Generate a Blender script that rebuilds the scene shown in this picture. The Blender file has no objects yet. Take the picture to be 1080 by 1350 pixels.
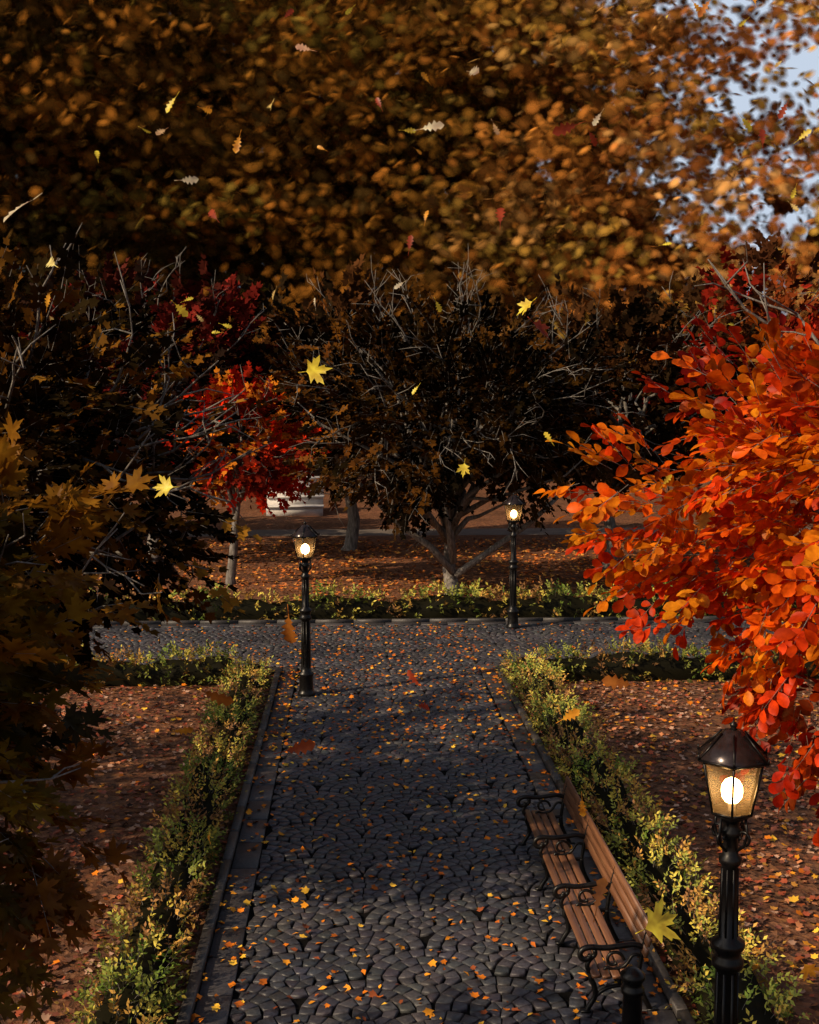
import bpy, math, numpy as np
from mathutils import Vector, Matrix
R_=np.random.default_rng
scene=bpy.context.scene
V=lambda *a:np.array(a,dtype=float)
def nrm(a): return a/np.maximum(np.linalg.norm(a,axis=-1,keepdims=True),1e-9)

# ---------------------------------------------------------------- mesh builder
class MB:
    def __init__(s): s.v=[];s.l=[];s.t=[];s.c=[];s.m=[];s.n=0
    def raw(s,v,faces,col=(1,1,1),mat=0):
        v=np.asarray(v,float); s.v.append(v)
        for f in faces:
            s.l.append(np.array(f)+s.n); 
        s.t.append(np.array([len(f) for f in faces])); s.m.append(np.full(len(faces),mat))
        c=np.ones((len(v),4)); c[:,:3]=col; s.c.append(c); s.n+=len(v)
    def inst(s,T,pos,R,sc,col,mat=0,alpha=None):
        tv,tf=T; n=len(pos)
        if n==0: return
        k=len(tv); sc=np.asarray(sc,float)
        if sc.ndim==1: sc=np.repeat(sc[:,None],3,1)
        loc=tv[None]*sc[:,None,:]
        w=np.einsum('nij,nkj->nki',R,loc)+pos[:,None,:]
        s.v.append(w.reshape(-1,3))
        fl=np.concatenate([np.array(f) for f in tf]); 
        s.l.append((fl[None]+(np.arange(n)*k)[:,None]+s.n).ravel())
        s.t.append(np.tile([len(f) for f in tf],n)); s.m.append(np.full(len(tf)*n,mat))
        c=np.ones((n,k,4)); c[:,:,:3]=np.asarray(col)[:,None,:]
        if alpha is not None: c[:,:,3]=np.asarray(alpha)[None]
        s.c.append(c.reshape(-1,4)); s.n+=n*k
    def tube(s,pts,rad,sides=6,col=(1,1,1),mat=0):
        pts=np.asarray(pts,float); n=len(pts); rad=np.broadcast_to(rad,(n,))
        tg=nrm(np.gradient(pts,axis=0)); up=V(0,0,1) if abs(tg[0][2])<.8 else V(1,0,0)
        vs=[]
        for i in range(n):
            a=nrm(np.cross(tg[i],up)); b=np.cross(a,tg[i]); up=b if np.linalg.norm(b)>.1 else up
            th=np.arange(sides)*2*math.pi/sides
            vs.append(pts[i]+rad[i]*(np.cos(th)[:,None]*a+np.sin(th)[:,None]*b))
        vs=np.concatenate(vs); F=[]
        for i in range(n-1):
            for j in range(sides):
                j2=(j+1)%sides; F.append((i*sides+j,i*sides+j2,(i+1)*sides+j2,(i+1)*sides+j))
        F.append(tuple(range(sides))[::-1]); F.append(tuple((n-1)*sides+j for j in range(sides)))
        s.raw(vs,F,col,mat)
    def box(s,c,d,col=(1,1,1),mat=0,rot=None,bev=0.0):
        c=np.asarray(c,float); h=np.asarray(d,float)/2; b=min(bev,h.min()*.9)
        if b<=0:
            v=np.array([[x,y,z] for x in(-1,1) for y in(-1,1) for z in(-1,1)])*h
            F=[(0,1,3,2),(4,6,7,5),(0,4,5,1),(2,3,7,6),(0,2,6,4),(1,5,7,3)]
        else:
            v=np.array([[x*h[0],y*h[1],-h[2]] for x,y in((-1,-1),(1,-1),(1,1),(-1,1))]+
                       [[x*h[0],y*h[1],h[2]-b] for x,y in((-1,-1),(1,-1),(1,1),(-1,1))]+
                       [[x*(h[0]-b),y*(h[1]-b),h[2]] for x,y in((-1,-1),(1,-1),(1,1),(-1,1))])
            F=[(3,2,1,0),(8,9,10,11)]
            for i in range(4):
                j=(i+1)%4; F+=[(i,j,j+4,i+4),(i+4,j+4,j+8,i+8)]
        if rot is not None: v=v@np.asarray(rot).T
        s.raw(v+c,F,col,mat)
    def lathe(s,prof,c,seg=16,col=(1,1,1),mat=0,off=0):
        v=[];F=[];n=len(prof)
        for r,z in prof:
            for j in range(seg):
                a=2*math.pi*(j+off)/seg; v.append((c[0]+r*math.cos(a),c[1]+r*math.sin(a),c[2]+z))
        for i in range(n-1):
            for j in range(seg):
                j2=(j+1)%seg; F.append((i*seg+j,i*seg+j2,(i+1)*seg+j2,(i+1)*seg+j))
        F.append(tuple(range(seg))[::-1]); F.append(tuple((n-1)*seg+j for j in range(seg)))
        s.raw(v,F,col,mat)
    def build(s,name,mats,parent=None,smooth=False):
        me=bpy.data.meshes.new(name); v=np.concatenate(s.v); l=np.concatenate(s.l); t=np.concatenate(s.t)
        me.vertices.add(len(v)); me.vertices.foreach_set('co',v.ravel())
        me.loops.add(len(l)); me.loops.foreach_set('vertex_index',l.astype(np.int32))
        me.polygons.add(len(t)); st=np.concatenate([[0],np.cumsum(t)[:-1]])
        me.polygons.foreach_set('loop_start',st.astype(np.int32)); me.polygons.foreach_set('loop_total',t.astype(np.int32))
        me.polygons.foreach_set('material_index',np.concatenate(s.m).astype(np.int32))
        if smooth: me.polygons.foreach_set('use_smooth',np.ones(len(t),bool))
        for m in mats: me.materials.append(m)
        at=me.color_attributes.new('Col','FLOAT_COLOR','POINT'); at.data.foreach_set('color',np.concatenate(s.c).ravel())
        me.update(calc_edges=True)
        o=bpy.data.objects.new(name,me); scene.collection.objects.link(o)
        if parent: o.parent=parent
        return o
def empty(name,loc=(0,0,0)):
    e=bpy.data.objects.new(name,None); e.location=loc; scene.collection.objects.link(e); return e

# ---------------------------------------------------------------- materials
def mat(name):
    m=bpy.data.materials.new(name); m.use_nodes=True; nt=m.node_tree; nt.nodes.clear()
    out=nt.nodes.new('ShaderNodeOutputMaterial'); return m,nt,out
def ramp(nt,fac,stops):
    r=nt.nodes.new('ShaderNodeValToRGB'); e=r.color_ramp.elements
    while len(e)<len(stops): e.new(.5)
    for i,(p,c) in enumerate(stops): e[i].position=p; e[i].color=(*c,1) if len(c)==3 else c
    nt.links.new(fac,r.inputs[0]); return r.outputs[0]
def noise(nt,co,scale,detail=3,rough=.55,dist=0):
    n=nt.nodes.new('ShaderNodeTexNoise'); n.inputs['Scale'].default_value=scale; n.inputs['Detail'].default_value=detail
    n.inputs['Roughness'].default_value=rough; n.inputs['Distortion'].default_value=dist; nt.links.new(co,n.inputs['Vector']); return n.outputs['Fac']
def mix(nt,fac,a,b,mode='MIX'):
    m=nt.nodes.new('ShaderNodeMix'); m.data_type='RGBA'; m.blend_type=mode
    for s,x in ((m.inputs[0],fac),(m.inputs[6],a),(m.inputs[7],b)):
        if hasattr(x,'links'): nt.links.new(x,s)
        elif isinstance(x,(int,float)): s.default_value=x
        else: s.default_value=(*x,1)
    return m.outputs[2]
def mth(nt,op,a,b=None,clamp=False):
    m=nt.nodes.new('ShaderNodeMath'); m.operation=op; m.use_clamp=clamp
    for i,x in enumerate((a,b)):
        if x is None: continue
        if hasattr(x,'links'): nt.links.new(x,m.inputs[i])
        else: m.inputs[i].default_value=x
    return m.outputs[0]
def bump(nt,h,st,dist=.02):
    b=nt.nodes.new('ShaderNodeBump'); b.inputs['Strength'].default_value=st; b.inputs['Distance'].default_value=dist
    nt.links.new(h,b.inputs['Height']); return b.outputs[0]
def pos(nt): return nt.nodes.new('ShaderNodeNewGeometry').outputs['Position']
def princ(nt,out,base,rough,metal=0,nor=None,spec=.5):
    p=nt.nodes.new('ShaderNodeBsdfPrincipled')
    for s,x in ((p.inputs['Base Color'],base),(p.inputs['Roughness'],rough),(p.inputs['Metallic'],metal)):
        if hasattr(x,'links'): nt.links.new(x,s)
        elif isinstance(x,(int,float)): s.default_value=x
        else: s.default_value=(*x,1)
    p.inputs['Specular IOR Level'].default_value=spec
    if nor: nt.links.new(nor,p.inputs['Normal'])
    nt.links.new(p.outputs[0],out.inputs[0]); return p
def leaf_mat(name,trans=.35,gloss=.0,detail=False,soft=False):
    m,nt,out=mat(name); a=nt.nodes.new('ShaderNodeAttribute'); a.attribute_name='Col'; c=a.outputs['Color']
    if detail:
        n=noise(nt,pos(nt),14,2); c=mix(nt,1.0,c,ramp(nt,n,[(.3,(.6,.5,.5)),(.7,(1.2,1.3,1.2))]),'MULTIPLY')
    d=nt.nodes.new('ShaderNodeBsdfDiffuse'); nt.links.new(c,d.inputs[0]); o=d
    if trans:
        t=nt.nodes.new('ShaderNodeBsdfTranslucent'); nt.links.new(c,t.inputs[0])
        o=nt.nodes.new('ShaderNodeMixShader'); o.inputs[0].default_value=trans; nt.links.new(d.outputs[0],o.inputs[1]); nt.links.new(t.outputs[0],o.inputs[2])
    if gloss:
        g=nt.nodes.new('ShaderNodeBsdfGlossy'); g.inputs['Roughness'].default_value=.4; o2=o
        o=nt.nodes.new('ShaderNodeMixShader'); o.inputs[0].default_value=gloss; nt.links.new(o2.outputs[0],o.inputs[1]); nt.links.new(g.outputs[0],o.inputs[2])
    if soft:
        tr=nt.nodes.new('ShaderNodeBsdfTransparent'); o2=o; o=nt.nodes.new('ShaderNodeMixShader')
        al=ramp(nt,a.outputs['Alpha'],[(0.0,(0,)*3),(.8,(1,)*3)])
        nt.links.new(al,o.inputs[0]); nt.links.new(tr.outputs[0],o.inputs[1]); nt.links.new(o2.outputs[0],o.inputs[2])
    nt.links.new(o.outputs[0],out.inputs[0]); return m
LEAF=leaf_mat('autumn_leaf',.4,.008,True); FLEAF=leaf_mat('tree_leaf',0,0); HLEAF=leaf_mat('hedge_leaf',0,.006); DRY=leaf_mat('dry_leaf',0,.01)
SOFT=leaf_mat('distant_foliage',0,0,False,True)
def bark_mat():
    m,nt,out=mat('bark'); P=pos(nt); mp=nt.nodes.new('ShaderNodeMapping'); mp.inputs['Scale'].default_value=(6,6,1.2); nt.links.new(P,mp.inputs[0])
    n=noise(nt,mp.outputs[0],3,4,.65); c=ramp(nt,n,[(.3,(.065,.055,.048)),(.55,(.20,.18,.16)),(.8,(.38,.35,.32))])
    princ(nt,out,c,.85,0,bump(nt,n,.8,.03),.2); return m
BARK=bark_mat()
def iron_mat(name,c0,c1,r0,r1):
    m,nt,out=mat(name); P=pos(nt); n=noise(nt,P,18,4); princ(nt,out,ramp(nt,n,[(.3,c0),(.8,c1)]),ramp(nt,n,[(.3,(r0,)*3),(.8,(r1,)*3)]),.4,bump(nt,noise(nt,P,60,3),.15,.004)); return m
IRON=iron_mat('black_iron',(.005,.005,.006),(.016,.014,.013),.25,.5)
ROOF=iron_mat('bronzed_iron',(.022,.015,.015),(.05,.035,.036),.14,.28)
def wood_mat():
    m,nt,out=mat('bench_wood'); P=pos(nt); mp=nt.nodes.new('ShaderNodeMapping'); mp.inputs['Scale'].default_value=(30,1.2,30); nt.links.new(P,mp.inputs[0])
    a=nt.nodes.new('ShaderNodeAttribute'); a.attribute_name='Col'
    n=noise(nt,mp.outputs[0],1.5,6,.6); c=ramp(nt,n,[(.25,(.09,.036,.018)),(.55,(.21,.092,.045)),(.8,(.33,.17,.085))])
    c=mix(nt,1.0,c,a.outputs['Color'],'MULTIPLY'); princ(nt,out,c,.42,0,bump(nt,n,.3,.004)); return m
WOOD=wood_mat()
def stone_mat():
    m,nt,out=mat('cobblestone'); P=pos(nt); a=nt.nodes.new('ShaderNodeAttribute'); a.attribute_name='Col'
    n=noise(nt,P,22,4,.65); n2=noise(nt,P,.7,3)
    c=mix(nt,1.0,a.outputs['Color'],ramp(nt,n,[(.25,(.5,.5,.52)),(.75,(1.5,1.42,1.35))]),'MULTIPLY')
    c=mix(nt,1.0,c,ramp(nt,n2,[(.3,(.7,.72,.78)),(.7,(1.25,1.15,1.05))]),'MULTIPLY')
    princ(nt,out,c,ramp(nt,n2,[(.3,(.38,)*3),(.7,(.56,)*3)]),0,bump(nt,n,.6,.012),.4); return m
STONE=stone_mat()
def joint_mat():
    m,nt,out=mat('joint_sand'); P=pos(nt); n=noise(nt,P,30,3); princ(nt,out,ramp(nt,n,[(.3,(.003,.003,.003)),(.7,(.010,.009,.009))]),.95,0,None,.05); return m
JOINT=joint_mat()
def ground_mat():
    m,nt,out=mat('leafy_soil'); P=pos(nt); n=noise(nt,P,.35,4,.6); n2=noise(nt,P,11,4,.7)
    vo=nt.nodes.new('ShaderNodeTexVoronoi'); vo.inputs['Scale'].default_value=10; nt.links.new(P,vo.inputs['Vector'])
    c1=ramp(nt,n2,[(.3,(.045,.025,.016)),(.5,(.14,.07,.04)),(.7,(.26,.14,.08))])
    sep=nt.nodes.new('ShaderNodeSeparateColor'); nt.links.new(vo.outputs['Color'],sep.inputs[0])
    lc=ramp(nt,sep.outputs[0],[(0,(.07,.035,.025)),(.3,(.26,.09,.045)),(.55,(.38,.18,.10)),(.8,(.15,.07,.05)),(1,(.44,.19,.07))])
    c=mix(nt,.6,c1,lc); c=mix(nt,1.0,c,ramp(nt,n,[(.3,(.55,.55,.5)),(.7,(1.1,1.05,1.0))]),'MULTIPLY')
    h=mth(nt,'ADD',n2,mth(nt,'MULTIPLY',vo.outputs['Distance'],.7)); princ(nt,out,c,.9,0,bump(nt,h,.9,.05),.15); return m
GROUND=ground_mat()
def plain(name,c0,c1,sc=5,rough=.8,b=.3):
    m,nt,out=mat(name); P=pos(nt); n=noise(nt,P,sc,5,.6); princ(nt,out,ramp(nt,n,[(.3,c0),(.7,c1)]),rough,0,bump(nt,n,b,.02),.3); return m
def emit(name,col,s):
    m,nt,out=mat(name); e=nt.nodes.new('ShaderNodeEmission'); e.inputs[0].default_value=(*col,1); e.inputs[1].default_value=s; nt.links.new(e.outputs[0],out.inputs[0]); return m
BULB=emit('lamp_globe_glow',(1,.56,.20),40)
def glass():
    m,nt,out=mat('lantern_glass'); t=nt.nodes.new('ShaderNodeBsdfTransparent'); t.inputs[0].default_value=(.95,.9,.8,1)
    g=nt.nodes.new('ShaderNodeBsdfGlossy'); g.inputs['Roughness'].default_value=.45; d=nt.nodes.new('ShaderNodeBsdfTranslucent'); d.inputs[0].default_value=(.9,.7,.42,1)
    a=nt.nodes.new('ShaderNodeMixShader'); a.inputs[0].default_value=.03; b=nt.nodes.new('ShaderNodeMixShader'); b.inputs[0].default_value=.035
    nt.links.new(t.outputs[0],a.inputs[1]); nt.links.new(g.outputs[0],a.inputs[2]); nt.links.new(a.outputs[0],b.inputs[1]); nt.links.new(d.outputs[0],b.inputs[2])
    nt.links.new(b.outputs[0],out.inputs[0]); return m
GLASS=glass()

# ---------------------------------------------------------------- leaf templates
def curl(v,k=.18):
    v=np.array(v,float); v[:,2]-=k*v[:,0]**2; v[:,2]+=.25*np.abs(v[:,1]); return v
def strip(hw):
    v=[];F=[]
    for x,y in hw: v+= [(x,0,0),(x,y,0),(x,-y,0)]
    for i in range(len(hw)-1):
        a=3*i;b=a+3; F+=[(a,b,b+1,a+1),(a,a+2,b+2,b)]
    return curl(v),F
OVAL=strip([(0,.012),(.12,.02),(.3,.19),(.55,.30),(.78,.27),(.93,.14),(1,.01)])
OVALF=strip([(0,.01),(.45,.25),(1,.01)])
OAK=strip([(0,.012),(.14,.02),(.24,.12),(.31,.06),(.43,.21),(.51,.09),(.64,.25),(.72,.12),(.84,.19),(.92,.12),(1,.01)])
def fan(half):
    c=(.3,0); v=[(c[0],0,0)]; pts=[]
    for a,r in half: pts.append((c[0]+r*math.cos(math.radians(a)),r*math.sin(math.radians(a))))
    ring=pts+[(x,-y) for x,y in pts[-2:0:-1]]
    v+=[(x,y,0) for x,y in ring]; n=len(ring)
    return curl(v,.15),[(0,1+i,1+(i+1)%n) for i in range(n)]
MAPLE=fan([(0,.72),(9,.46),(17,.5),(27,.24),(40,.46),(50,.64),(60,.44),(70,.46),(82,.24),(105,.42),(125,.27),(150,.22),(180,.3)])
MAPLEF=fan([(0,.62),(24,.36),(50,.55),(82,.33),(112,.42),(180,.28)])
MAPLES=fan([(0,.62),(33,.31),(60,.52),(105,.38),(180,.26)])
TWIG=(np.array([(0,.5,0),(0,-.25,.43),(0,-.25,-.43),(1,.15,0),(1,-.08,.13),(1,-.08,-.13)]),[(0,1,4,3),(1,2,5,4),(2,0,3,5)])

def frame(x,zhint):
    x=nrm(x); y=nrm(np.cross(zhint,x)); z=np.cross(x,y); return np.stack([x,y,z],-1)
def sprays(mb,p,d,L,m,T,ls,col,rng,lmat=0,tmat=1,tw=.012,up=1.0,jit=.25,cj=.18):
    n=len(p); d=nrm(d); nh=nrm(V(0,0,1)*up+rng.normal(0,.45,(n,3))); F=frame(d,nh); L=np.broadcast_to(L,(n,))
    sc=np.stack([L,np.full(n,tw),np.full(n,tw)],-1)
    if tw>0: mb.inst(TWIG,p,F,sc,np.tile((.5,.4,.3),(n,1)),tmat)
    for i in range(m):
        last=(i==m-1); t=1.0 if last else .15+.8*(i//2*2+1)/m
        ang=0 if last else (1 if i%2 else -1)*math.radians(55-10*i/m)
        a=ang+rng.normal(0,.2,n); x=F[:,:,0]*np.cos(a)[:,None]+F[:,:,1]*np.sin(a)[:,None]+rng.normal(0,jit,(n,3))
        z=F[:,:,2]+rng.normal(0,jit,(n,3)); q=p+F[:,:,0]*(L*t)[:,None]
        c=np.clip(col*(1+rng.normal(0,cj,(n,1)))+rng.normal(0,.006,(n,3))*col.mean(),.001,1)
        mb.inst(T,q,frame(x,z),ls*rng.uniform(.7,1.15,n),c,lmat)

def pick(rng,n,pal,w=None):
    pal=np.array(pal,float); w=None if w is None else np.array(w)/sum(w); return pal[rng.choice(len(pal),n,p=w)]
def unit(rng,n): return nrm(rng.normal(0,1,(n,3)))

def tree(name,base,cc,cr,nc,ns,T,ls,L,m,pal,seed,w=None,tr=.14,fork=.3,clr=.26,limbs=22,bare=0,cfun=None,tw=.01,droop=.0,spread=(.45,1),blen=1.0,lm=None,bdir=(0,-.5,.35),forks=(),extra=()):
    rng=R_(seed); mb=MB(); base=V(*base); cc=V(*cc); cr=V(*cr)
    u=unit(rng,nc); r=rng.uniform(spread[0],spread[1],nc); u[:,2]=np.maximum(u[:,2],-.8)
    C=cc+cr*u*r[:,None]
    for i,q in enumerate(extra): C[i]=V(*q)
    rc=clr*cr.mean()*rng.uniform(.6,1.3,nc)
    top=cc+V(0,0,cr[2]*.35); f=base+(top-base)*fork; wob=rng.normal(0,.05*cr.mean(),(6,3)); wob[:2]*=0.2; wob[:,2]=0
    P=np.array([base+V(0,0,-.1),base+V(0,0,.15),base+(f-base)*.5,f,f+(top-f)*.5,top])+wob
    mb.tube(P,np.array([1.5,1.15,1,.85,.5,.15])*tr,10,mat=1)
    for fk in forks: mb.tube([V(*q) for q in fk],np.linspace(.6,.3,len(fk))*tr,7,mat=1)
    for i in range(min(limbs,nc)):
        t=rng.uniform(.0,.75); s=P[3]+(P[5]-P[3])*t*.8
        e=C[i]; mid=(s+e)/2+rng.normal(0,.07,3)*cr+V(0,0,-.04*cr[2]); q1=s*.7+e*.3+rng.normal(0,.04,3)*cr; q3=s*.25+e*.75+rng.normal(0,.05,3)*cr
        mb.tube([s,q1,mid,q3,e],np.array([.5,.38,.27,.16,.05])*tr*(1.1-.5*t),5,mat=1)
    for i in range(bare):
        dd=nrm(unit(rng,1)[0]*.9+V(*bdir)); s=cc+cr*dd*.72; pts=[s]; d=dd.copy(); stepl=cr.mean()*.11*blen
        for k in range(5): d=nrm(d+rng.normal(0,.22,3)+V(0,0,.06)); pts.append(pts[-1]+d*stepl)
        mb.tube(pts,np.linspace(.10,.03,6)*tr*1.2,4,mat=1)
        for k in (1,2,3,4):
            d2=nrm(d+rng.normal(0,.6,3)); a=pts[k]; b=a+d2*stepl*1.0; c2=b+nrm(d2+rng.normal(0,.4,3))*stepl; mb.tube([a,b,c2],np.array([.06,.04,.02])*tr*1.2,4,mat=1)
    ci=np.repeat(np.arange(nc),ns); n=len(ci)
    off=rng.normal(0,.5,(n,3)); off*=np.minimum(1,1.3/np.maximum(np.linalg.norm(off,axis=1,keepdims=True),.01)); p=C[ci]+off*rc[ci][:,None]
    d=nrm((p-cc)/cr)*.8+off*.5+unit(rng,n)*.55+V(0,0,-droop)
    cb=pick(rng,nc,pal,w)[ci]*rng.uniform(.65,1.25,nc)[ci][:,None]
    if cfun is not None: cb=cfun(p,cb,rng)
    sprays(mb,p,d,L*rng.uniform(.7,1.2,n),m,T,ls,cb,rng,0,1,tw)
    return mb.build(name,[lm or FLEAF,BARK])

# ---------------------------------------------------------------- ground & paths
def sheet(name,x0,x1,y0,y1,z,m,nx=1,ny=1):
    mb=MB(); xs=np.linspace(x0,x1,nx+1); ys=np.linspace(y0,y1,ny+1)
    v=[(x,y,z) for y in ys for x in xs]; F=[(j*(nx+1)+i,j*(nx+1)+i+1,(j+1)*(nx+1)+i+1,(j+1)*(nx+1)+i) for j in range(ny) for i in range(nx)]
    mb.raw(v,F); return mb.build(name,[m])
sheet('ground',-300,300,-120,400,0,GROUND,12,12)
XL,XR=-1.22,2.75; KL,KR=-1.68,3.20; CY0,CY1=26.3,31.1
def path():
    rng=R_(5); mb=MB()
    for (x0,x1,y0,y1) in ((KL,KR,2,25.9),(-26,30,25.9,CY1+.3)):
        mb.raw([(x0,y0,.004),(x1,y0,.004),(x1,y1,.004),(x0,y1,.004)],[(0,1,2,3)],mat=1)
    # overlapping fans: concentric rings of setts; each fan is cut by the three nearer fans that lap over it
    W=(XR-XL)/3; Rf=W/2; nr=4; dr=Rf/nr; quads=[]; tone=[]; g=.0085
    yy=2.0; ri=0
    while yy<CY1+Rf:
        off=(ri%2)*Rf
        for c in range(-11,15):
            xc=XL+W*c+off; near=((xc-Rf,yy-Rf),(xc+Rf,yy-Rf),(xc,yy-2*Rf)); ft=rng.uniform(.85,1.15)
            for q in range(nr):
                rm=Rf-(q+.5)*dr; n_=max(5,int(round(2*math.pi*rm/.158))); ph=rng.uniform(0,1)*2*math.pi/n_; rt=rng.uniform(.88,1.12)*ft
                for j in range(n_):
                    a=ph+2*math.pi*j/n_; x=xc+rm*math.cos(a); y=yy+rm*math.sin(a)
                    main=XL+.02<x<XR-.02 and 5<y<CY1-.04; cross=(-14<x<17) and CY0+.06<y<CY1-.04
                    if not(main or cross): continue
                    if any(math.hypot(x-cx,y-cy)<Rf+.012 for cx,cy in near): continue
                    da=math.pi/n_; r1=max(rm-dr*.5+g,.012); r2=rm+dr*.5-g; P4=[]
                    for r,s in ((r1,-1),(r2,-1),(r2,1),(r1,1)):
                        t=a+s*(da-min(da*.6,.006/max(r,.03))); px=xc+r*math.cos(t); py=yy+r*math.sin(t)
                        for cx,cy in near:
                            dd=math.hypot(px-cx,py-cy)
                            if dd<Rf+g: px=cx+(px-cx)*(Rf+g)/dd; py=cy+(py-cy)*(Rf+g)/dd
                        if main and y<25.9: px=min(max(px,XL+.006),XR-.006)
                        P4.append((px,py))
                    quads.append(P4); tone.append(rt)
        yy+=Rf; ri+=1
    Q=np.array(quads)+rng.normal(0,.0015,(len(quads),4,2)); n=len(Q); cen=Q.mean(1,keepdims=True)
    hz=rng.uniform(.037,.043,n)[:,None]; tl=rng.normal(0,.002,(n,4))
    ring=lambda s_,z:np.concatenate([cen+(Q-cen)*s_,z[...,None]],-1)
    verts=np.concatenate([ring(1,np.zeros((n,4))),ring(1,hz*.5+tl*0),ring(.95,hz*.85+tl),ring(.84,hz+tl)],1)
    F=[(12,13,14,15)]
    for L0 in (0,4,8):
        for i in range(4):
            j=(i+1)%4; F.append((L0+i,L0+j,L0+j+4,L0+i+4))
    col=np.array((.056,.059,.073))*rng.uniform(.75,1.25,(n,1))*np.array(tone)[:,None]*(1+rng.normal(0,.04,(n,3)))
    mb.v.append(verts.reshape(-1,3)); fl=np.concatenate([np.array(f) for f in F])
    mb.l.append((fl[None]+(np.arange(n)*16)[:,None]+mb.n).ravel()); mb.t.append(np.full(len(F)*n,4)); mb.m.append(np.zeros(len(F)*n,int))
    cc=np.ones((n,16,4)); cc[:,:,:3]=col[:,None,:]; mb.c.append(cc.reshape(-1,4)); mb.n+=16*n
    def slabs(x0,x1,y0,y1,along,ln):
        p,e=(y0,y1) if along=='y' else (x0,x1)
        while p<e:
            l=min(ln*rng.uniform(.8,1.2),e-p); c=np.array((.05,.05,.058))*rng.uniform(.65,1.35); hz=.05+rng.uniform(0,.008)
            if along=='y': mb.box(((x0+x1)/2,p+l/2,.024),(x1-x0-.01,l-.014,hz),c,0,bev=.008)
            else: mb.box((p+l/2,(y0+y1)/2,.024),(l-.014,y1-y0-.01,hz),c,0,bev=.008)
            p+=l
    slabs(KL+.12,XL,4,25.88,'y',.8); slabs(XR,KR-.12,4,25.88,'y',.8)
    slabs(-16,XL,25.9,CY0,'x',.8); slabs(XR,20,25.9,CY0,'x',.8); slabs(-16,20,CY1,CY1+.3,'x',.8)
    mb.build('cobblestone_path',[STONE,JOINT])
    mb=MB()
    def kerb(x0,x1,y0,y1,along):
        p=(y0 if along=='y' else x0); e=(y1 if along=='y' else x1)
        while p<e:
            l=min(1.0,e-p); c=np.array((.045,.044,.046))*rng.uniform(.7,1.3)
            if along=='y': mb.box(((x0+x1)/2,p+l/2,.055),(x1-x0,l-.01,.15),c,0,bev=.012)
            else: mb.box((p+l/2,(y0+y1)/2,.055),(l-.01,y1-y0,.15),c,0,bev=.012)
            p+=l
    kerb(KL,KL+.115,4,25.7,'y'); kerb(KR-.115,KR,4,25.7,'y')
    kerb(-16,KL+.11,25.72,25.86,'x'); kerb(KR-.11,20,25.72,25.86,'x'); kerb(-16,20,31.41,31.53,'x')
    mb.build('kerb',[STONE])
path()

# ---------------------------------------------------------------- hedges
def hedge(name,x0,x1,y0,y1,h,seed,dens=75,ls=.085,L=.16,br=1.0,warm=.3):
    rng=R_(seed); mb=MB(); w=x1-x0; l=y1-y0; ph=rng.uniform(0,6,4)
    def hh(x,y): s=x+y*1.0; return h*(1+.14*np.sin(s*2.1+ph[0])+.11*np.sin(s*5.3+ph[1]+x)+.06*np.sin(s*11+ph[2]))
    long_y=l>w; n=max(2,int(max(l,w)/.25)); v=[];F=[]
    sec=[(-.36,0),(-.40,.4),(-.3,.72),(0,.8),(.3,.72),(.40,.4),(.36,0)]
    for i in range(n+1):
        t=i/n
        for (a,z) in sec:
            if long_y: x=(x0+x1)/2+a*w; y=y0+.05+(l-.1)*t
            else: y=(y0+y1)/2+a*l; x=x0+.05+(w-.1)*t
            j=rng.normal(0,.02,3); v.append((x+j[0],y+j[1],max(0,z*hh(x,y)+j[2])))
    k=len(sec)
    for i in range(n):
        for j in range(k-1): F.append((i*k+j,i*k+j+1,(i+1)*k+j+1,(i+1)*k+j))
    F.append(tuple(range(k))[::-1]); F.append(tuple(n*k+j for j in range(k)))
    mb.raw(v,F,(.012,.011,.006),0)
    per=(min(w,l)+2*h); N_=int(per*max(w,l)*dens)
    s=rng.uniform(-.5,.5,N_)*per; W2=min(w,l)/2
    a=np.clip(s,-W2,W2); z=np.where(np.abs(s)<W2,1.0,1-(np.abs(s)-W2)/h); z=np.clip(z,.04,1)
    q=rng.uniform(0,1,N_)*max(w,l)
    if long_y: x=(x0+x1)/2+a; y=y0+q
    else: y=(y0+y1)/2+a; x=x0+q
    out=a/W2; H=hh(x,y); rr=np.where(z>.9,1,1-.18*z)
    if long_y: x=(x0+x1)/2+a*rr*.9
    else: y=(y0+y1)/2+a*rr*.9
    p=np.stack([x,y,z*H*.86],-1)+rng.normal(0,.03,(N_,3)); p[:,2]=np.maximum(p[:,2],.02)
    d=np.zeros((N_,3)); d[:,0 if long_y else 1]=out*.8; d[:,2]=.9*z+.1; d+=rng.normal(0,.4,(N_,3))
    g=np.array([(.10,.14,.025),(.08,.12,.02),(.20,.21,.04),(.17,.19,.04),(.34,.28,.05),(.30,.17,.04),(.16,.08,.03),(.24,.12,.05)])
    cl=np.sin(q*1.9+ph[3])+np.sin(q*4.7+ph[1])+rng.normal(0,.8,N_)
    idx=np.clip(((cl+2.8)/5.6*8+ (warm-.3)*4).astype(int),0,7)
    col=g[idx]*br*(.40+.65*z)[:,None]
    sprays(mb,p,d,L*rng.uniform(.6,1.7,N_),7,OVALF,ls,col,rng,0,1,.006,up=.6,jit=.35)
    mb.build(name,[HLEAF,BARK])
hedge('hedge',-2.50,-1.84,5.5,25.5,.43,11,dens=60,ls=.065,warm=.42,br=1.6)
hedge('hedge',3.26,3.98,5.5,25.5,.50,12,dens=60,ls=.065,warm=.42,br=2.0)
hedge('hedge',-12,-2.5,24.7,25.5,.58,13,dens=36,ls=.085,br=1.4,warm=.38)
hedge('hedge',3.98,14,24.7,25.5,.58,14,dens=36,ls=.085,br=1.2,warm=.38)
hedge('hedge',-13,16,31.65,32.45,.70,15,dens=26,ls=.11,L=.2,warm=.33,br=1.6)

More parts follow.
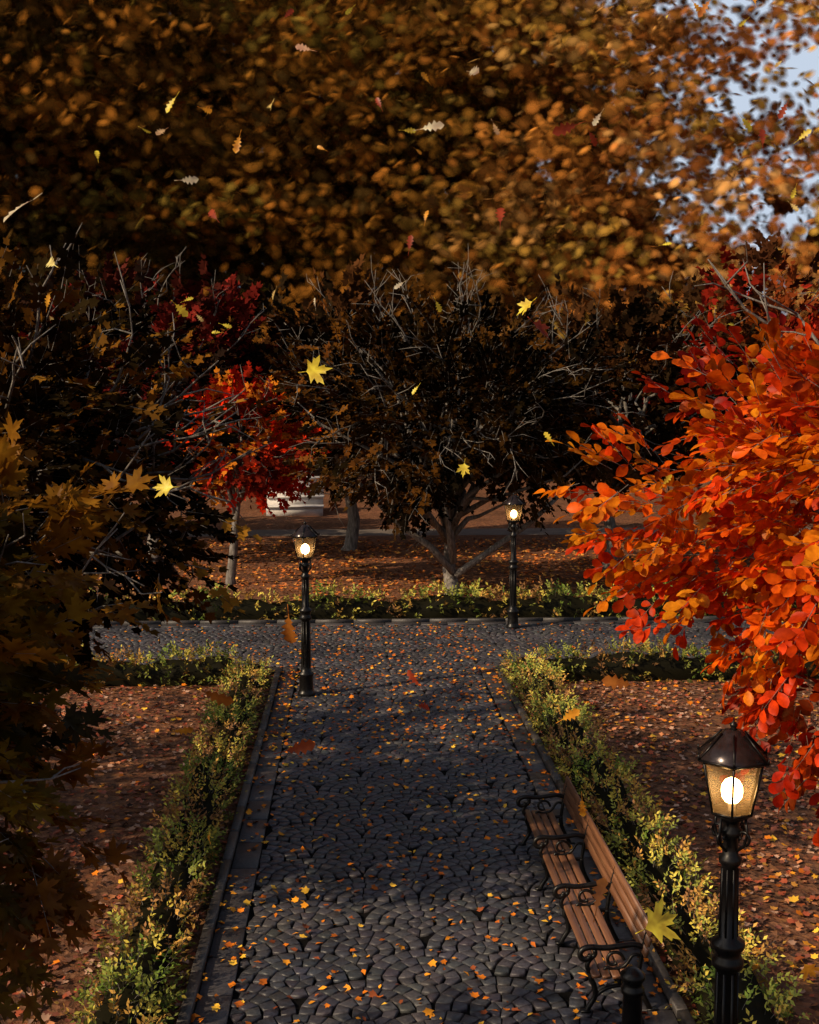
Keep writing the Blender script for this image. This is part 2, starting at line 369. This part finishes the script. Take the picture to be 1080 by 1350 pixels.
# ---------------------------------------------------------------- fallen leaves
def litter():
    rng=R_(21); mb=MB()
    def lay(x0,x1,y0,y1,n,s,z,pal,w,T=MAPLEF,cl=0,fl=.25):
        x=rng.uniform(x0,x1,n); y=rng.uniform(y0,y1,n)
        if cl:
            k=np.sin(x*1.3+2)*np.sin(y*.9+1)+np.sin(x*.5+y*.7)*.7+rng.normal(0,.5,n); s_=k>-cl; x=x[s_];y=y[s_]
        n=len(x); a=rng.uniform(0,6.28,n); X=np.stack([np.cos(a),np.sin(a),rng.normal(0,fl,n)],-1); Z=np.stack([rng.normal(0,fl,n),rng.normal(0,fl,n),np.ones(n)],-1)
        c=pick(rng,n,pal,w)*rng.uniform(.6,1.25,(n,1))
        mb.inst(T,np.stack([x,y,z+rng.uniform(.0,.02,n)],-1),frame(X,Z),s*rng.uniform(.6,1.25,n),c,0)
    red=[(.42,.10,.05),(.55,.22,.10),(.26,.09,.06),(.65,.30,.06),(.16,.08,.055),(.50,.30,.21),(.06,.035,.025)]
    lay(4.0,12,5,24.7,14000,.10,.02,red,[3,3,3,1.2,3,3,2],cl=1.2)
    lay(-9,-2.5,5,24.7,9500,.10,.02,red,[3,2,3,.6,4,3,2],cl=.7)
    lay(-2,-1.7,5,25,700,.09,.02,red,[3,2,3,1,4,2,1])
    lay(3.2,3.45,5,25,500,.09,.02,red,[3,2,3,1,4,2,1])
    lay(-16,22,32.5,50,13000,.17,.02,[(.75,.22,.05),(.8,.36,.08),(.45,.15,.05),(.25,.10,.05)],[4,3,4,2],T=MAPLES,cl=1.0)
    orn=[(.9,.36,.03),(.85,.24,.02),(.95,.55,.06),(.55,.14,.02),(.30,.08,.03)]
    lay(KL,KR,6,26,850,.095,.05,orn,[3,3,1.5,2,1.5],T=OVALF)
    lay(KL,KR,6,26,480,.10,.05,orn,[3,3,1.5,2,1.5],T=MAPLEF)
    lay(KL,KL+.5,6,26,160,.10,.07,orn,[3,3,1.5,2,1.5]); lay(KR-.5,KR,6,26,160,.10,.07,orn,[3,3,1.5,2,1.5])
    lay(KL,KR,20,31,800,.085,.05,orn,[2,2,.6,3,3],T=MAPLEF)
    lay(-12,16,26,31.3,1300,.085,.05,orn,[2,2,.5,3,3],T=MAPLEF)
    lay(-9,-2.5,5,24.7,300,.12,.05,orn,[3,2,2,1,1]); lay(4,12,5,24.7,900,.12,.05,orn,[3,2,1.5,1,1])
    mb.build('fallen_leaves',[DRY])
litter()

# ---------------------------------------------------------------- leaves drifting down in the air
def falling():
    rng=R_(77); mb=MB(); Y=(.95,.75,.08); P_=(.8,.68,.5); B=(.55,.18,.03); O=(.9,.4,.04); Rd=(.35,.05,.02); A='m';K='o'
    Lv=[(-.35,9.32,8.56,K,(.8,.45,.3),.13),(.70,7.19,7.86,K,P_,.15),(-.40,6.19,7.43,K,(.9,.68,.25),.13),(-1.04,7.25,7.67,K,Y,.11),(-1.25,8.27,7.73,K,(.9,.55,.3),.11),(-.94,7.20,7.23,K,P_,.12),(-1.24,4.65,6.69,K,P_,.15),(-1.49,6.17,6.65,K,(.9,.75,.3),.14),(.43,6.66,7.43,K,P_,.13),(1.07,9.19,7.96,K,(.9,.55,.3),.10),(-1.13,8.15,6.56,K,Y,.14),(.62,12.04,6.05,K,Y,.11),(.82,8.96,5.44,A,Y,.11),(-1.10,7.04,5.47,A,Y,.15),(-.17,6.05,6.12,A,Y,.15),(1.13,8.05,6.57,A,Y,.14),(-1.32,4.93,4.32,A,(.6,.5,.05),.14),(-.32,5.94,4.84,K,B,.19),(-.79,6.91,4.26,K,B,.2),(-.27,5.88,4.26,K,(.5,.1,.02),.16),(1.31,5.84,4.58,K,B,.16),(.44,8.83,3.90,K,Rd,.16),(.52,8.80,3.70,K,Rd,.16),(1.42,7.78,3.89,K,O,.16),(1.41,6.70,3.13,K,B,.2),(1.69,8.68,2.95,K,O,.15),(1.44,4.91,5.47,K,B,.14),
    (.39,10.13,6.90,K,P_,.10),(-.37,12.17,6.90,K,P_,.1),(.64,9.09,6.65,K,Y,.1),(2.93,9.11,8.0,K,Y,.13),(3.05,9.1,7.90,K,Rd,.13),(3.20,9.1,8.10,K,Rd,.13),(3.64,10.04,7.66,K,Y,.1),(2.33,8.19,8.54,K,B,.13),(.98,8.12,7.18,K,Rd,.15),(-1.03,9.23,7.33,K,Rd,.15),(1.79,9.15,7.89,K,Rd,.13),(1.24,7.13,7.53,K,Rd,.16),(-.75,8.24,7.65,K,O,.13),(.55,9.16,7.32,K,O,.1),(1.27,4.76,3.84,A,Y,.19),(.25,11.3,8.63,K,Rd,.12),(-.51,10.36,9.12,K,Rd,.12),(1.62,8.15,7.81,K,P_,.1),(1.29,7.96,5.72,K,Y,.09),(-1.08,8.78,2.72,K,O,.14),(2.25,5.65,3.16,A,O,.12),(.43,9.15,7.12,K,Rd,.12),(1.10,7.03,6.37,A,Rd,.15),(-1.13,7.89,3.79,K,O,.14),(2.33,8.89,5.37,K,Y,.11),(3.36,9.1,7.92,K,Y,.12)]
    for i in range(34):
        Lv.append((rng.uniform(-3,5),rng.uniform(10,15),rng.uniform(6.3,11.5),K,[Y,O,Y,(.7,.5,.2)][i%4],rng.uniform(.09,.14)))
    for x,y,z,t,c,s in Lv:
        d=unit(rng,1)[0]; d[1]*=.5; nz=V(-.5,-1,.3)+rng.normal(0,.35,3)
        F=frame(np.array([d]),np.array([nz])); T=MAPLE if t=='m' else OAK
        p=V(x,y,z)-F[0,:,0]*s*.5
        mb.inst(T,np.array([p]),F,np.array([s]),np.array([c]),0)
        mb.tube([p,p-F[0,:,0]*s*.3+F[0,:,2]*s*.05],s*.012,4,c,0)
    mb.build('falling_leaves',[leaf_mat('drifting_leaf',.4,.02,True)])
falling()

# ---------------------------------------------------------------- street lamps
def lamp(x,y,rotoff=0.0):
    e=empty('street_lamp',(x,y,0))
    mb=MB()
    prof=[(.17,0),(.17,.10),(.15,.12),(.14,.16),(.135,.42),(.155,.45),(.155,.49),(.11,.52),(.095,.60),(.085,1.55),(.12,1.57),(.125,1.62),(.10,1.65),(.10,1.70),(.13,1.73),(.13,1.77),(.075,1.80),(.065,2.38),(.085,2.40),(.09,2.44),(.062,2.47),(.055,2.60),(.08,2.62),(.09,2.66),(.06,2.69),(.07,2.74),(.14,2.78),(.14,2.80)]
    mb.lathe(prof,(0,0,0),16); mb.build('post',[IRON],e)
    mb=MB()
    for i in range(8):
        a=i*math.pi/4+.2; mb.tube([(.088*math.cos(a),.088*math.sin(a),.62),(.08*math.cos(a),.08*math.sin(a),1.53)],.013,5)
        mb.tube([(.07*math.cos(a),.07*math.sin(a),1.82),(.062*math.cos(a),.062*math.sin(a),2.36)],.01,5)
    mb.build('flutes',[IRON],e)
    mb=MB()
    for i in range(4):
        a=i*math.pi/2+.4+rotoff; ca,sa=math.cos(a),math.sin(a); pts=[]
        for t in np.linspace(0,1,16):
            th=-1.2+t*5.2; r=.062*(1-.55*t); pts.append(((.115+r*math.cos(th))*ca,(.115+r*math.cos(th))*sa,2.60+r*math.sin(th)+.03))
        mb.tube(pts,.012,5)
        mb.tube([(.05*ca,.05*sa,2.5),(.12*ca,.12*sa,2.56),(.15*ca,.15*sa,2.66),(.13*ca,.13*sa,2.78)],.012,5)
    mb.build('scroll_brackets',[IRON],e)
    mb=MB(); g=MB(); n=6
    zb,zt=2.81,3.22; rb,rt=.165,.25
    for i in range(n):
        a=2*math.pi*i/n+rotoff; a2=2*math.pi*(i+1)/n+rotoff
        c=lambda r,z,t:(r*math.cos(t),r*math.sin(t),z)
        mb.tube([c(rb,zb,a),c(rt,zt,a)],.010,5); mb.tube([c(rb,zb,a),c(rb,zb,a2)],.012,5); mb.tube([c(rt,zt,a),c(rt,zt,a2)],.014,5)
        mb.tube([c(.292,3.235,a),c(.10,3.43,a)],.008,5)
        mb.tube([c(.292,3.235,a),c(.292,3.235,a2)],.011,5)
        mb.tube([c(.292,3.24,a),c(.30,3.28,a)],[.013,.004],5)
        q=.975; g.raw([c(rb*q,zb,a),c(rb*q,zb,a2),c(rt*q,zt,a2),c(rt*q,zt,a)],[(0,1,2,3)])
    mb.build('lantern_frame',[IRON],e); g.build('lantern_glass',[GLASS],e)
    mb=MB(); mb.lathe([(.285,3.222),(.288,3.245),(.175,3.345),(.085,3.43),(.075,3.445),(.03,3.455)],(0,0,0),6,off=rotoff*6/(2*math.pi)); mb.build('roof',[ROOF],e)
    mb=MB(); mb.lathe([(.04,3.45),(.018,3.465),(.03,3.48),(.03,3.495),(.01,3.51),(.003,3.54)],(0,0,0),10)
    mb.lathe([(.15,2.795),(.15,2.815),(.05,2.83),(.045,2.87)],(0,0,0),12); mb.build('finial_and_burner',[IRON],e)
    mb=MB(); mb.lathe([(.01,2.87),(.05,2.885),(.075,2.92),(.082,2.965),(.078,3.01),(.055,3.05),(.02,3.07)],(0,0,0),16); mb.build('globe',[BULB],e,smooth=True)
lamp(2.90,8.95,.25); lamp(-.945,23.8,.4); lamp(4.09,30.6,.1)

# ---------------------------------------------------------------- bench
def bench():
    e=empty('park_bench',(2.26,13.35,0)); rng=R_(3); ys=[-2.2,-.73,.73,2.2]
    fr=MB()
    for y in ys:
        def tb(L,r):
            L=np.array(L,float); t=np.linspace(0,len(L)-1,len(L)*3); M=np.stack([np.interp(t,range(len(L)),L[:,i]) for i in (0,1)],-1)
            K=M.copy(); K[1:-1]=(M[:-2]+M[1:-1]+M[2:])/3; fr.tube([(a,y,b) for a,b in K],r,7)
        tb([(-.03,0.02),(.0,.10),(.07,.2),(.05,.32),(.01,.38),(.03,.43)],.028)
        tb([(.62,0.02),(.58,.10),(.51,.24),(.48,.34),(.48,.42)],.028)
        tb([(.0,.425),(.12,.415),(.3,.405),(.50,.42)],.024)
        tb([(.48,.40),(.50,.55),(.53,.72),(.58,.90)],.022)
        tb([(.53,.68),(.44,.72),(.3,.70),(.14,.68),(.02,.70),(-.07,.68),(-.10,.62),(-.06,.57),(0,.58),(.01,.62)],.029)
        tb([(.02,.43),(-.03,.5),(.0,.57),(.06,.62),(.05,.67)],.024)
        th=np.linspace(0,5.5,10); tb([(.24+.1*(1-t/9)*math.cos(t),.56+.1*(1-t/9)*math.sin(t)) for t in th],.017)
        tb([(.14,.43),(.16,.5),(.24,.46),(.36,.5),(.42,.62),(.5,.6)],.017)
        tb([(.06,.2),(.16,.28),(.3,.31),(.44,.28),(.53,.2)],.02)
        tb([(.3,.31),(.3,.40)],.018)
        fr.box((-.03,y,.057),(.10,.06,.024),bev=.006); fr.box((.62,y,.057),(.10,.06,.024),bev=.006)
    fr.tube([(.3,ys[0],.31),(.3,ys[-1],.31)],.012,6)
    fr.build('iron_frames',[IRON],e)
    s=MB()
    for i in range(4):
        x=.045+i*.098
        s.box((x,0,.462-.012*math.sin(i/3*3.14)),(.078,4.66,.032),np.ones(3)*rng.uniform(.8,1.2),bev=.006)
    s.build('seat',[WOOD],e)
    s=MB(); ang=math.radians(15); rt=[[math.cos(ang),0,math.sin(ang)],[0,1,0],[-math.sin(ang),0,math.cos(ang)]]
    for i,z in enumerate((.68,.785,.885)):
        s.box((.50+(z-.5)*.22-.012,0,z),(.03,4.66,.088),np.ones(3)*rng.uniform(.85,1.25),bev=.006,rot=rt)
    s.build('backrest',[WOOD],e)
bench()
def bollard():
    e=empty('bollard',(2.47,10.25,0)); mb=MB()
    mb.lathe([(.10,.07),(.12,.12),(.10,.14),(.095,.2),(.085,.68),(.105,.70),(.105,.74),(.085,.76),(.085,.80),(.11,.83),(.11,.87),(.07,.90),(.03,.93)],(0,0,0),18); mb.build('bollard_body',[IRON],e)
    mb=MB(); mb.lathe([(.14,0),(.14,.05),(.12,.07)],(0,0,0.0),18); mb.build('bollard_base',[IRON],e)
bollard()

# ---------------------------------------------------------------- trees
def red_cf(p,c,rng):
    t=np.clip((p[:,2]-5.6)/1.1+rng.normal(0,.25,len(p))+(p[:,1]-9)*.2,0,1); t=np.where(p[:,2]<3.75,np.maximum(t,.8),t)[:,None]
    o=pick(rng,len(p),[(.92,.24,.008),(.92,.13,.006),(.90,.32,.014),(.82,.06,.006)],[3.5,4,1.2,3]); r=pick(rng,len(p),[(.48,.016,.005),(.26,.009,.005),(.66,.045,.006)],[3,2.5,2])
    return (o*(1-t)+r*t)*rng.uniform(.65,1.05,(len(p),1))
tree('red_orange_tree',(5.6,9.2,0),(4.62,9.0,5.15),(2.5,2.4,1.9),94,20,OVAL,.145,.36,9,[(1,1,1)],31,tr=.15,cfun=red_cf,clr=.20,bare=8,tw=.007,droop=.15,spread=(.5,1.0),lm=LEAF,
     extra=[(3.75,9.6,3.35),(4.0,9.9,3.0),(3.6,9.8,3.7)])
och=[(.21,.12,.010),(.14,.080,.008),(.26,.11,.010),(.06,.040,.007),(.16,.06,.008)]
tree('ochre_maple_tree',(-3.9,4.6,0),(-2.8,5.75,4.5),(1.65,1.6,1.15),74,22,MAPLE,.14,.3,7,och,32,tr=.09,clr=.24,bare=6,droop=.3,tw=.006,lm=LEAF,blen=.8,bdir=(.6,-.2,-.5))
drk=[(.12,.055,.010),(.06,.028,.008),(.035,.022,.008),(.18,.07,.012),(.02,.014,.008)]
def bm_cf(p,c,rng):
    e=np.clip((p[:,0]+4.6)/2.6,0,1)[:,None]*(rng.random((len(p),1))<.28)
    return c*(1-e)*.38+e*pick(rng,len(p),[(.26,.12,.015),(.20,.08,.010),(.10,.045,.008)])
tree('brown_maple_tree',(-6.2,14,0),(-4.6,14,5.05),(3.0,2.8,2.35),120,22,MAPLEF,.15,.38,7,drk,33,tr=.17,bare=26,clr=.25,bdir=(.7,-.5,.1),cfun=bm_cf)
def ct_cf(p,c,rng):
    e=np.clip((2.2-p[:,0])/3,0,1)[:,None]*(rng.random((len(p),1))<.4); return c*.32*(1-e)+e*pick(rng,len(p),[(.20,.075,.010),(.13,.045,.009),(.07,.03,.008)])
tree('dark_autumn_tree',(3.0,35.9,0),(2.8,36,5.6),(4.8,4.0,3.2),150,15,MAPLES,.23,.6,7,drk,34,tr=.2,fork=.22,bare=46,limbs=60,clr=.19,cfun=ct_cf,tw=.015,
     forks=[[(3.0,35.9,.7),(2.3,35.8,1.5),(1.3,35.7,2.2),(.2,35.6,3.4)],[(3.05,35.9,.6),(4.0,35.8,1.3),(5.3,35.8,2.2),(6.4,35.6,3.3)],[(3.0,35.9,1.0),(2.8,35.5,2.2),(2.5,35.2,3.6)]])
redp=[(.72,.035,.008),(.85,.15,.010),(.40,.022,.008),(.20,.018,.008),(.65,.20,.018)]
tree('red_maple_tree',(-3.88,38.3,0),(-3.4,38.3,4.55),(2.15,2.0,1.6),66,13,MAPLES,.23,.5,7,redp,35,tr=.14,bare=14,fork=.4,clr=.22,tw=0)
dk2=[(.04,.018,.007),(.022,.013,.006),(.07,.027,.009)]
tree('dark_autumn_tree',(8.84,41.1,0),(9.2,41,6.0),(4.4,4.0,3.1),95,14,MAPLES,.30,.65,7,dk2,37,tr=.22,bare=16,tw=0)
tree('dark_autumn_tree',(-.17,46.8,0),(-.2,47,6.9),(4.4,4.2,2.6),95,14,MAPLES,.36,.7,7,dk2,38,tr=.24,bare=8,tw=0)
tree('dark_red_tree',(-7.2,44,0),(-7.2,44,6.8),(4.4,4,3.1),95,15,MAPLES,.32,.7,7,[(.14,.014,.01),(.06,.012,.008),(.03,.013,.008),(.018,.01,.007)],39,tr=.24,bare=14,tw=0)
tree('dark_red_tree',(15,44,0),(15,44,6.5),(4.8,4,4.0),70,14,MAPLES,.40,.75,7,[(.35,.025,.012),(.2,.04,.01),(.07,.025,.01)],40,tr=.28,bare=6,tw=0)
tree('dark_autumn_tree',(-15,50,0),(-15,50,6.6),(5,4,4.0),70,13,MAPLES,.44,.75,7,dk2,41,tr=.28,bare=6,tw=0)
# trees standing left of the frame, shading the path
tree('brown_maple_tree',(-8.2,3.6,0),(-8.2,3.6,6.3),(2.8,2.8,2.6),50,12,MAPLES,.30,.5,5,drk,42,tr=.22,tw=0)
tree('brown_maple_tree',(-13,15,0),(-13,15,7.0),(4,4,3.6),45,12,MAPLES,.38,.55,5,drk,43,tr=.25,tw=0)

# ---------------------------------------------------------------- distant setting
sheet('distant_road',-90,90,51.5,54,.004,plain('brown_gravel',(.11,.09,.075),(.20,.165,.14),1.2))
mb=MB()
for k in range(4):
    mb.box((-2.9,60.5+k*.8,.22+k*.42),(2.8,.8,.44),np.ones(3),0,bev=.03)
    mb.box((-2.9,60.45+k*.8,.47+k*.42),(2.9,.9,.07),np.ones(3),0,bev=.01)
mb.build('stone_steps',[plain('pale_stone',(.5,.47,.45),(.75,.72,.70),2)])

def forest_mat(name,k,seed,dens,bright):
    m,nt,out=mat(name); P=pos(nt); sep=nt.nodes.new('ShaderNodeSeparateXYZ'); nt.links.new(P,sep.inputs[0])
    ad=nt.nodes.new('ShaderNodeVectorMath'); ad.operation='ADD'; ad.inputs[1].default_value=(seed*17.3,0,seed*9.1); nt.links.new(P,ad.inputs[0]); Q=ad.outputs[0]
    n0=noise(nt,Q,.9,2.5,.6); n3=noise(nt,Q,.15,3,.6); n2=noise(nt,Q,.06,2,.5)
    warm=ramp(nt,n0,[(.34,(.014,.009,.004)),(.46,(.05,.021,.006)),(.56,(.12,.046,.009)),(.70,(.28,.115,.018))])
    olive=ramp(nt,n0,[(.34,(.009,.009,.004)),(.47,(.034,.025,.007)),(.58,(.08,.048,.010)),(.72,(.21,.12,.018))])
    c=mix(nt,ramp(nt,n2,[(.40,(.1,)*3),(.60,(1,)*3)]),olive,warm)
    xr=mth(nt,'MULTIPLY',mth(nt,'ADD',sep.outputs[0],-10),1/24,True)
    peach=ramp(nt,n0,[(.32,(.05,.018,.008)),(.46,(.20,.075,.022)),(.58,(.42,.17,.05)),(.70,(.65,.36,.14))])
    c=mix(nt,mth(nt,'MULTIPLY',xr,.8),c,peach)  # peach trees at right; their brighter light and warm haze are painted into the colour
    c=mix(nt,1.0,c,ramp(nt,n3,[(.36,(.4*bright,)*3),(.60,(1.3*bright,1.25*bright,1.2*bright))]),'MULTIPLY')
    d=nt.nodes.new('ShaderNodeBsdfDiffuse'); nt.links.new(c,d.inputs[0])
    n4=mth(nt,'ADD',mth(nt,'MULTIPLY',noise(nt,Q,.2,2.5,.6),.65),mth(nt,'MULTIPLY',n0,.35))
    zt=mth(nt,'MULTIPLY',mth(nt,'ADD',sep.outputs[2],-10),1/16,True)
    xo=mth(nt,'MULTIPLY',mth(nt,'ADD',sep.outputs[0],-14),1/16,True)
    open_=mth(nt,'ADD',mth(nt,'MULTIPLY',mth(nt,'MULTIPLY',xo,zt),k),dens)
    g=mth(nt,'ADD',n4,open_); al=ramp(nt,g,[(.60,(1,)*3),(.66,(0,)*3)])
    tr=nt.nodes.new('ShaderNodeBsdfTransparent'); mo=nt.nodes.new('ShaderNodeMixShader'); nt.links.new(al,mo.inputs[0]); nt.links.new(tr.outputs[0],mo.inputs[1]); nt.links.new(d.outputs[0],mo.inputs[2])
    nt.links.new(mo.outputs[0],out.inputs[0]); return m
fm=MB()
na,nh=90,8; v=[];F=[]
for j in range(nh+1):
    for i in range(na+1):
        a=math.radians(-62+124*i/na); r=99+1.0*math.sin(i*.5)+1.0*math.sin(j*1.7+i*.3); v.append((r*math.sin(a),r*math.cos(a),58*j/nh-.2))
for j in range(nh):
    for i in range(na): F.append((j*(na+1)+i,j*(na+1)+i+1,(j+1)*(na+1)+i+1,(j+1)*(na+1)+i))
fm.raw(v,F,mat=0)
# soft leafy boughs of the tall trees in front of it
rng=R_(88); k=8; th=np.arange(k)*2*math.pi/k
DISC=(np.array([(0,0,0)]+[(math.cos(t),.8*math.sin(t),-.10) for t in th]),[(0,1+i,1+(i+1)%k) for i in range(k)])
nb=1100; A=np.radians(rng.uniform(-30,32,nb)); Rb=rng.uniform(80,95,nb); Zb=rng.uniform(8,40,nb)
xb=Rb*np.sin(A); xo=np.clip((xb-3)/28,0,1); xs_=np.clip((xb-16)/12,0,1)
patch=np.sin(xb*.9+Zb*.5)+np.sin(xb*.5-Zb*.75+1)
keep=(rng.random(nb)>.30*xs_*np.clip((Zb-10)/10,0,1))&~((patch>.45)&(xs_*np.clip((Zb-9)/8,0,1)>.4)); Rb,A,Zb,xb,xo=[q[keep] for q in (Rb,A,Zb,xb,xo)]; nb=len(xb)
B=np.stack([xb,Rb*np.cos(A),Zb],-1)
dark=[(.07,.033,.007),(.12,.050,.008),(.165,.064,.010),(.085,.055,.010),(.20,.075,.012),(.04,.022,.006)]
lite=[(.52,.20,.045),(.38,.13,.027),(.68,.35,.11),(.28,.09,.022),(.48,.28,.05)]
cb=pick(rng,nb,dark,[3,3,3,2.5,1.4,2])*(1-xo[:,None])+pick(rng,nb,lite)*xo[:,None]  # left-to-right brightening of the boughs is light painted into their leaf colours
cb*=rng.uniform(.6,1.3,(nb,1))
per=42; ci=np.repeat(np.arange(nb),per); n=len(ci)
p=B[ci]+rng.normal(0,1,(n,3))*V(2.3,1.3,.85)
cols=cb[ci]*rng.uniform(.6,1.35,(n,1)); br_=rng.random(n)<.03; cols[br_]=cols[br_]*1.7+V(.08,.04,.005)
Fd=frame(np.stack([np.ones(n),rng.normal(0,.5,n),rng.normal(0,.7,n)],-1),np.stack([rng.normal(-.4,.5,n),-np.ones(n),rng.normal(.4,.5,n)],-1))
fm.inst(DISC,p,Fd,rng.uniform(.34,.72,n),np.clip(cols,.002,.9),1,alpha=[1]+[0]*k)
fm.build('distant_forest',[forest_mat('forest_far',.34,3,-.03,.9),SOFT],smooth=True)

# ---------------------------------------------------------------- light
el=math.radians(33); sx,sy=-.90,-.436; az=math.atan2(sx,sy)
S=Vector((math.sin(az)*math.cos(el),math.cos(az)*math.cos(el),math.sin(el)))
sd=bpy.data.lights.new('sun','SUN'); sd.energy=4.1; sd.angle=math.radians(.5); sd.color=(1,.77,.50)
so=bpy.data.objects.new('sun',sd); so.rotation_euler=S.to_track_quat('Z','Y').to_euler(); scene.collection.objects.link(so)
w=bpy.data.worlds.new('World'); scene.world=w; w.use_nodes=True; nt=w.node_tree; bg=nt.nodes['Background']
sk=nt.nodes.new('ShaderNodeTexSky'); sk.sky_type='NISHITA'; sk.sun_disc=False; sk.sun_elevation=el; sk.sun_rotation=az; sk.dust_density=3
hs=nt.nodes.new('ShaderNodeHueSaturation'); hs.inputs['Saturation'].default_value=.75; nt.links.new(sk.outputs[0],hs.inputs['Color'])
# a bank of thin white cloud low in the north-east
tc=nt.nodes.new('ShaderNodeTexCoord'); dirv=tc.outputs['Generated']; dp=nt.nodes.new('ShaderNodeVectorMath'); dp.operation='DOT_PRODUCT'; dp.inputs[1].default_value=(.36,.88,.30); nt.links.new(dirv,dp.inputs[0])
cm=ramp(nt,mth(nt,'ADD',dp.outputs['Value'],mth(nt,'MULTIPLY',mth(nt,'ADD',noise(nt,dirv,5,4),-.5),.25)),[(.82,(0,)*3),(.91,(1,)*3)])
skc=mix(nt,cm,hs.outputs[0],(7.2,8.4,10.2))
nt.links.new(skc,bg.inputs[0]); bg.inputs[1].default_value=.078

# ---------------------------------------------------------------- camera
cd=bpy.data.cameras.new('camera'); cam=bpy.data.objects.new('camera',cd); scene.collection.objects.link(cam); scene.camera=cam
cd.sensor_fit='VERTICAL'; cd.sensor_height=24; cd.lens=28.44; cd.clip_end=1000
cam.location=(0,0,6); cam.rotation_euler=(math.radians(90-5.53),0,math.radians(-2.68))
scene.view_settings.view_transform='Standard'; scene.view_settings.look='None'; scene.view_settings.exposure=0
